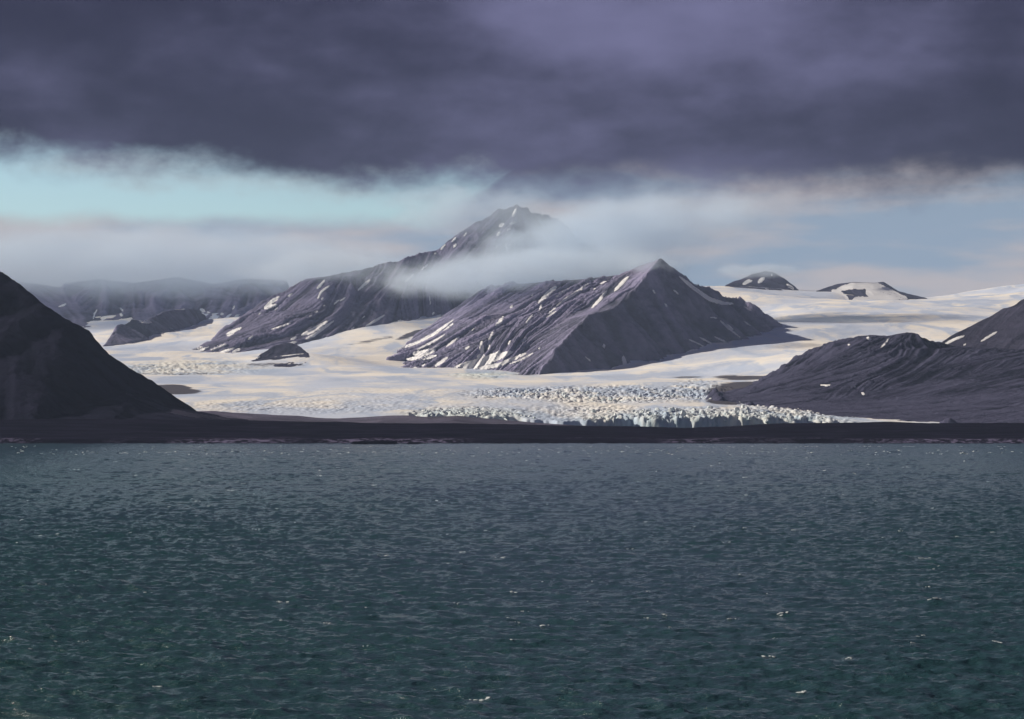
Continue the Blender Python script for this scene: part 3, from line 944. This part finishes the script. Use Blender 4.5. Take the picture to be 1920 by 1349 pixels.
def snow_patch(owner, strips, name='snow_patch', mat_=None, res=1.15, lift=2.2, seed=0):
    """strips: polylines ((x, y), (x, y), ..., half width) as seen; draped on the owner's surface in space"""
    mat_ = mat_ or M_snow
    xs = [p[0] for s in strips for p in s[:-1]]
    ys = [p[1] for s in strips for p in s[:-1]]
    wmax = max(s[-1] for s in strips) + 2
    gx = np.arange(min(xs) - wmax, max(xs) + wmax, res)
    gy = np.arange(min(ys) - wmax, max(ys) + wmax, res)
    X, Y = np.meshgrid(gx, gy)
    e = np.full(X.shape, 9.0)
    for s in strips:
        w = s[-1] * 1.3
        pl = s[:-1]
        if len(pl) == 1:
            pl = (pl[0], (pl[0][0] + 0.6, pl[0][1] - 0.6))
        tot = len(pl) - 1
        for i in range(tot):
            (ax, ay), (bx, by) = pl[i], pl[i + 1]
            L2 = (bx - ax) ** 2 + (by - ay) ** 2 + 1e-9
            tt = np.clip(((X - ax) * (bx - ax) + (Y - ay) * (by - ay)) / L2, 0, 1)
            u = (i + tt) / tot
            ww = w * (0.25 + 0.95 * np.sqrt(np.clip(4 * u * (1 - u), 0, 1))) if tot + 1 > 1 else w
            e = np.minimum(e, np.hypot(X - ax - tt * (bx - ax), Y - ay - tt * (by - ay)) - ww)
    e = e + 0.65 * fbm(X / 3.6, Y / 2.6, 3, 700 + seed, 0.6) * min(0.8 + wmax * 0.15, 2.0)
    ins = e < 0.25
    pts = np.zeros(X.shape + (3,))
    good = np.zeros(X.shape, bool)
    dist = np.zeros(X.shape)
    tree = [b for b in bvhs if b[0] == owner]
    near = ins.copy()
    near[1:] |= ins[:-1]
    near[:-1] |= ins[1:]
    near[:, 1:] |= ins[:, :-1]
    near[:, :-1] |= ins[:, 1:]
    for i, j in zip(*np.nonzero(near)):
        hit = cast(X[i, j], Y[i, j], tree)
        if hit:
            dist[i, j] = hit[1]
            good[i, j] = True
    # the snow fills hollows: a smoothed surface lying on the rock
    wgt = good.astype(float)
    num, den = blur(dist * wgt, 7), blur(wgt, 7)
    fill = np.where(good, num / np.maximum(den, 1e-6), 0)
    edge = sstep(-e, -0.1, 0.6)
    fin = np.where(good, np.minimum(np.maximum(fill, dist - 45), dist) - 2.0 - lift * 2.0 * edge, 0)
    rx, rz = (X - CX) / F, (HZ - Y) / F
    rl = np.sqrt(1 + rx ** 2 + rz ** 2)
    pts[..., 0] = rx / rl * fin
    pts[..., 1] = fin / rl
    pts[..., 2] = CAMH + rz / rl * fin
    cell = (e[:-1, :-1] + e[1:, :-1] + e[:-1, 1:] + e[1:, 1:]) < 0.6
    cell &= good[:-1, :-1] & good[1:, :-1] & good[:-1, 1:] & good[1:, 1:]
    dm = np.maximum.reduce([dist[:-1, :-1], dist[1:, :-1], dist[:-1, 1:], dist[1:, 1:]])
    dn = np.minimum.reduce([dist[:-1, :-1], dist[1:, :-1], dist[:-1, 1:], dist[1:, 1:]])
    cell &= (dm - dn) < 130
    if cell.sum() < 1:
        return None
    me = grid_mesh(name, pts[..., 0], pts[..., 1], pts[..., 2], cell, {'streak': X * 0 + 0.5})
    return obj(name, me, mat_, parent=owner)


LEFT = [
    [((496, 577), (510, 566), (524, 557), 2.2), ((496, 579), (508, 575), (519, 572), 2.0)], [((540, 557), (548, 551), .9)], [((594, 542), (600, 536), (609, 525), 1.5)], [((596, 560), (603, 547), (618, 536), 1.3)],
    [((603, 563), (606, 558), .9)], [((608, 574), 1.4)], [((616, 561), .8)], [((424, 627), (438, 621), (453, 615), 1.7), ((425, 631), (440, 624), 1.0)], [((466, 637), (475, 630), 1.2)], [((508, 618), (530, 612), (546, 606), 1.0)],
    [((516, 582), (522, 578), .9)], [((484, 590), (490, 587), .8)], [((566, 629), (585, 621), (614, 603), 2.6), ((573, 636), (590, 628), (626, 602), 1.8)], [((545, 638), (557, 632), 1.6)], [((540, 646), (556, 642), 1.6)],
    [((590, 586), (596, 584), .8)], [((580, 595), (585, 591), .8)], [((352, 659), (380, 651), 1.3)], [((365, 660), (392, 651), 1.2)], [((395, 657), (425, 645), 1.6)], [((412, 662), (440, 653), 1.6)], [((436, 661), (450, 655), 1.8)], [((447, 667), (470, 664), (488, 660), 1.4)],
    [((671, 545), (682, 535), (694, 525), 1.6)], [((626, 571), (637, 562), .9)], [((637, 565), (648, 558), .9)], [((685, 613), (700, 604), (721, 591), 1.4)], [((678, 598), (685, 592), .7)], [((659, 618), (664, 614), .8)],
    [((759, 530), (767, 523), (776, 514), 1.2)], [((790, 507), (803, 495), 1.0)], [((787, 498), 1.0)], [((848, 454), (855, 446), 1.3)], [((850, 464), (857, 457), 1.3)], [((827, 469), (835, 458), 1.0)], [((815, 478), (818, 473), .8)], [((805, 555), (806, 563), (807, 572), .7)],
    [((746, 602), (757, 603), 1.5)], [((811, 590), (814, 585), 1.2)], [((936, 425), (945, 419), 2.0)], [((931, 443), (938, 435), 1.5)], [((962, 407), (965, 398), (968, 392), 1.7)], [((957, 420), (966, 417), 1.4)], [((950, 432), (958, 428), 1.0)], [((948, 458), (952, 472), .8)], [((931, 460), (932, 466), .8)], [((955, 460), (958, 458), .8)], [((870, 443), (875, 437), .9)],
]
MAIN = [
    [((930, 611), (938, 604), (943, 594), 2.4)], [((941, 613), 1.5)], [((916, 656), (917, 640), (924, 622), 1.5)],
    [((903, 640), (903, 655), (906, 668), 2.2), ((852, 689), (895, 677), (938, 661), 2.4), ((868, 691), (915, 677), (960, 660), 4.2), ((895, 668), (912, 673), 4.0)], [((884, 694), (935, 685), (986, 663), 2.4)], [((925, 667), (938, 658), 1.4)], [((955, 683), (975, 676), (1000, 662), .9)],
    [((816, 687), (828, 679), (840, 670), 1.8)], [((836, 651), (862, 631), 1.1)], [((872, 655), (880, 650), 1.4)], [((885, 620), (890, 616), .8)], [((957, 578), (961, 573), 1.4)], [((986, 608), (992, 600), (998, 591), 1.5)],
    [((1010, 569), (1022, 557), (1032, 547), (1043, 538), 2.8), ((1012, 582), (1016, 570), 1.2)], [((1020, 573), (1030, 565), .8)], [((1022, 597), (1044, 583), .7)], [((1027, 590), (1044, 575), .9)], [((1044, 574), (1060, 562), (1080, 549), (1104, 532), 1.6)], [((1040, 558), (1068, 540), .9)],
    [((953, 646), (957, 639), .9)], [((979, 642), (987, 632), 1.1)], [((1109, 578), (1122, 565), (1138, 545), 1.7)], [((1152, 546), (1164, 533), (1178, 519), 1.9)], [((1112, 544), (1117, 541), .9)], [((1105, 548), .8)], [((1125, 533), (1136, 528), .8)], [((997, 556), (1000, 552), .9)], [((1082, 600), .8)], [((1010, 655), (1014, 651), .8)],
    [((745, 656), (780, 644), (815, 626), (850, 600), 1.7)], [((782, 656), (805, 645), (830, 630), 1.2)], [((775, 664), (795, 662), (816, 657), 3.4)], [((762, 674), (790, 672), (818, 667), 2.4)], [((832, 620), (850, 607), .9)], [((823, 635), (834, 627), .8)], [((810, 655), (825, 646), 1.0)], [((775, 690), (782, 690), 1.2)], [((791, 687), (798, 683), 0.8)],
    [((1274, 519), (1300, 540), (1330, 561), (1355, 569), (1374, 570), 2.4)], [((1224, 543), (1228, 551), .8)], [((1262, 543), (1272, 552), .8)], [((1246, 569), (1251, 576), .9)], [((1315, 577), .8)], [((1350, 601), (1365, 615), (1388, 633), 1.2)], [((1363, 608), (1375, 619), .9)], [((1331, 595), (1345, 597), .8)], [((1395, 603), (1408, 612), .7)],
    [((1292, 637), (1320, 650), .9)], [((1312, 633), (1335, 645), 1.1)], [((1340, 632), (1362, 642), .9)], [((1168, 668), (1171, 680), (1174, 690), 2.4), ((1172, 686), (1195, 680), 1.8)], [((1287, 661), (1310, 656), 1.8)], [((1132, 645), (1134, 655), 1.6)], [((1097, 669), (1108, 678), .8)],
]
HILL = [[((1625, 633), (1634, 638), 1.7)], [((1590, 647), (1594, 647), 1.0)], [((1651, 653), (1660, 644), (1668, 634), .9)], [((1538, 722), (1548, 723), (1557, 722), 1.0)], [((1600, 725), (1605, 726), .8)], [((1616, 737), (1621, 740), 1.3)]]
RIDGE = [[((1772, 646), (1788, 637), (1808, 630), 1.6)], [((1806, 648), (1812, 645), .8)], [((1840, 640), (1870, 622), 1.4)]]
FARL = [[((110, 576), (124, 570), 1.1)], [((175, 598), (177, 589), (182, 581), 1.0)], [((225, 577), (231, 584), 1.0)], [((225, 587), (229, 594), 1.6)], [((375, 580), (384, 584), 1.8)], [((388, 586), (394, 587), 1.0)], [((397, 590), (404, 590), .9)], [((414, 590), (419, 588), 1.5)], [((436, 581), (440, 574), .9)], [((440, 596), (448, 590), 1.6)], [((60, 585), (75, 580), 1.3)]]
MIDL = [[((328, 580), (346, 580), 1.0)], [((262, 604), (272, 603), (284, 605), 1.8)], [((268, 592), .9)]]
NUNA = [[((1393, 534), (1402, 528), (1410, 527), 2.0)], [((1422, 531), (1428, 525), (1433, 521), 2.4)], [((1446, 518), (1448, 514), .9)], [((1475, 533), (1488, 542), 1.8)], [((1435, 541), (1442, 542), 1.2)]]
NUNB = [[((1570, 543), (1600, 536), (1640, 536), (1660, 545), (1690, 556), 4.5), ((1560, 545), (1590, 562), 4.0), ((1625, 545), (1650, 560), (1700, 561), 7.0), ((1600, 562), (1640, 563), 4.0)]]
KNOB = [[((468, 676), (487, 669), 1.2)], [((545, 665), .8)], [((514, 670), .8)]]
k = 0
for owner, lst in ((left_mtn, LEFT), (main_mtn, MAIN), (right_hill, HILL), (right_ridge, RIDGE), (far_left, FARL), (mid_left, MIDL), (nun_a, NUNA), (nun_b, NUNB), (knob, KNOB)):
    for st in lst:
        snow_patch(owner, st, seed=k)
        k += 1
snow_patch(main_mtn, [((1136, 649), (1139, 658), 3.4)], name='scree_patch', mat_=M_moraine, seed=k)

snow_patch(headland, [((236, 738), (270, 752), (310, 768), (360, 779), (430, 786), 2.6)], name='scree_patch', mat_=M_rock_dark, seed=k + 1)

# ------------------------------------------------------------------ seracs: single ice blocks along the broken front and the icefall
mi, gi, bi = mat('serac_ice')
tcn = gi.n('ShaderNodeTexCoord').outputs['Object']
ni = gi.noise(tcn, 0.35, 5.0, 0.6)
gi.put(bi.inputs['Base Color'], gi.mix(gi.ss(ni, 0.35, 0.68), (0.76, 0.78, 0.77, 1), (0.52, 0.64, 0.68, 1)))
bi.inputs['Roughness'].default_value = 0.5
SER = []
for s in range(10):
    r = random.Random(900 + s)
    lay = [(0, 1.1), (0.45, r.uniform(0.85, 1.05)), (0.8, r.uniform(0.6, 0.9)), (1.0, r.uniform(0.2, 0.55))]
    vs, fs = [], []
    ph = [r.uniform(-0.25, 0.25) for _ in range(6)]
    rad = [r.uniform(0.75, 1.2) for _ in range(6)]
    ox = oy = 0
    for (hh, sc) in lay:
        ox += r.uniform(-0.12, 0.12)
        oy += r.uniform(-0.12, 0.12)
        for i in range(6):
            a = i * math.pi / 3 + ph[i]
            q_ = rad[i] * sc * r.uniform(0.88, 1.12)
            vs.append((ox + q_ * math.cos(a), oy + q_ * math.sin(a), hh + (r.uniform(-0.12, 0.12) if hh > 0 else 0)))
    for l in range(3):
        for i in range(6):
            a, b_ = l * 6 + i, l * 6 + (i + 1) % 6
            fs.append((a, b_, b_ + 6, a + 6))
    vs.append((ox, oy, 1.05))
    me = bpy.data.meshes.new('serac')
    me.from_pydata(vs, [], fs + [(18 + i, 18 + (i + 1) % 6, 24) for i in range(6)])
    me.materials.append(mi)
    SER.append(me)


def ice_z(x, y):
    i = int(np.clip(np.searchsorted(gl_rows, y), 0, len(gl_rows) - 1))
    j = int(np.clip(np.searchsorted(gl_cols, x / y), 0, len(gl_cols) - 1))
    return float(GZ[i, j])


n_s = 0
tries = 0
while n_s < 290 and tries < 5000:
    tries += 1
    z_ = random.random()
    if z_ < 0.55:
        x_ = random.uniform(1090, 1500)
        d_ = 6925 + abs(random.gauss(0, 130))
        s_ = random.uniform(0.5, 1.5)
    elif z_ < 0.72:
        x_ = random.uniform(780, 1010)
        d_ = 6960 + abs(random.gauss(0, 60))
        s_ = random.uniform(0.6, 1.1)
    else:
        x_ = random.gauss(1150, 110)
        d_ = random.uniform(7650, 8500)
        s_ = random.uniform(0.8, 1.5)
    X_ = (x_ - CX) / F * d_
    zi = ice_z(X_, d_)
    if zi < 12:
        continue
    o = bpy.data.objects.new('serac', SER[n_s % 10])
    C.objects.link(o)
    o.parent = glacier
    o.location = (X_, d_, zi - 4.5)
    o.scale = (5.5 * s_ * random.uniform(0.7, 1.3), 6.5 * s_, (8.5 if z_ < 0.72 else 8) * s_ * random.uniform(0.7, 1.15))
    o.rotation_euler = (random.uniform(-0.12, 0.12), random.uniform(-0.12, 0.12), random.uniform(0, 6.28))
    n_s += 1

# ------------------------------------------------------------------ haze
hz_m = bpy.data.materials.new('haze')
hz_m.use_nodes = True
nt = hz_m.node_tree
nt.nodes.remove(nt.nodes['Principled BSDF'])
pv = nt.nodes.new('ShaderNodeVolumePrincipled')
pv.inputs['Color'].default_value = (0.54, 0.68, 1.0, 1)
pv.inputs['Density'].default_value = 1.25e-5
pv.inputs['Anisotropy'].default_value = 0.0
nt.links.new(pv.outputs[0], nt.nodes['Material Output'].inputs['Volume'])
x0, x1, y0, y1, z0, z1 = -9800, 9800, -9800, 19500, -25, 1480
vs = [(x, y, z) for z in (z0, z1) for y in (y0, y1) for x in (x0, x1)]
fs = [(0, 2, 3, 1), (4, 5, 7, 6), (0, 1, 5, 4), (2, 6, 7, 3), (0, 4, 6, 2), (1, 3, 7, 5)]
me = bpy.data.meshes.new('haze')
me.from_pydata(vs, [], fs)
obj('haze', me, hz_m, kind='stuff', label='thin pale haze over fjord and mountains')


# ------------------------------------------------------------------ clouds clinging to the mountains
def cloud_mat(name, dens, scale, seed, thr, flat):
    m = bpy.data.materials.new(name)
    m.use_nodes = True
    t_ = m.node_tree
    t_.nodes.remove(t_.nodes['Principled BSDF'])
    g = NG(t_)
    tcx = g.n('ShaderNodeTexCoord').outputs['Object']      # unit sphere space of the cloud
    ln = g.n('ShaderNodeVectorMath', operation='LENGTH')
    t_.links.new(tcx, ln.inputs[0])
    geo = g.n('ShaderNodeNewGeometry').outputs['Position']
    n = g.noise(g.vmul(geo, (scale, scale, scale * 1.8), (seed, seed * 2.0, 0)), 1.0, 5.0, 0.62)
    e = g.m('SUBTRACT', 1.0, ln.outputs['Value'])
    v = g.m('ADD', e, g.m('MULTIPLY', g.m('SUBTRACT', n, 0.5), 2.3))
    d = g.ss(v, thr, thr + flat)
    d = g.m('MULTIPLY', d, g.ss(e, 0.0, 0.5))
    p_ = g.n('ShaderNodeVolumePrincipled')
    p_.inputs['Color'].default_value = (0.77, 0.885, 1.0, 1)
    p_.inputs['Anisotropy'].default_value = 0.1
    g.put(p_.inputs['Density'], g.m('MULTIPLY', d, dens))
    t_.links.new(p_.outputs[0], t_.nodes['Material Output'].inputs['Volume'])
    return m


import bmesh
bm = bmesh.new()
bmesh.ops.create_icosphere(bm, subdivisions=3, radius=1.0)
ball = bpy.data.meshes.new('cloud')
bm.to_mesh(ball)
bm.free()


def cloud(px, py, d, rx, ry, rz, dens, label, scale=0.004, seed=1.0, thr=0.22, flat=0.4, roll=0.0):
    m = cloud_mat('cloud', dens, scale, seed, thr, flat)
    o = obj('cloud', ball.copy(), m, label=label, cat='cloud', group='clouds clinging to the mountains')
    o.location = P(px, py, d)
    o.scale = (rx, ry, rz)
    o.rotation_euler = (0, R(-roll), 0)
    return o


cloud(1000, 512, 12450, 1000, 900, 150, 0.0050, 'long pale cloud bank lying between the misty peak and the pyramid mountain', seed=3.0, roll=3, thr=0.05, flat=0.7)
cloud(1150, 440, 12900, 1000, 800, 250, 0.0036, 'pale sunlit cloud right of the misty peak', seed=5.0, roll=9, thr=0.02, flat=0.7)
cloud(230, 496, 15700, 2200, 1100, 300, 0.0020, 'grey cloud bank hiding the tops of the far left range', seed=8.0, scale=0.003, thr=-0.05, flat=0.6)
cloud(590, 500, 13150, 600, 480, 120, 0.0022, 'thin cloud cap on the rounded left end of the long ridge', seed=11.0, thr=0.05, flat=0.6)
cloud(880, 395, 13450, 650, 450, 200, 0.0024, 'thin mist veiling the jagged peak', seed=14.0, thr=0.05, flat=0.7)
cloud(1210, 495, 11500, 200, 180, 70, 0.004, 'wisp of cloud on the tip of the pyramid mountain', seed=17.0, scale=0.008)
cloud(1425, 508, 16700, 360, 300, 70, 0.003, 'wisp of cloud on top of the far nunatak', seed=20.0)
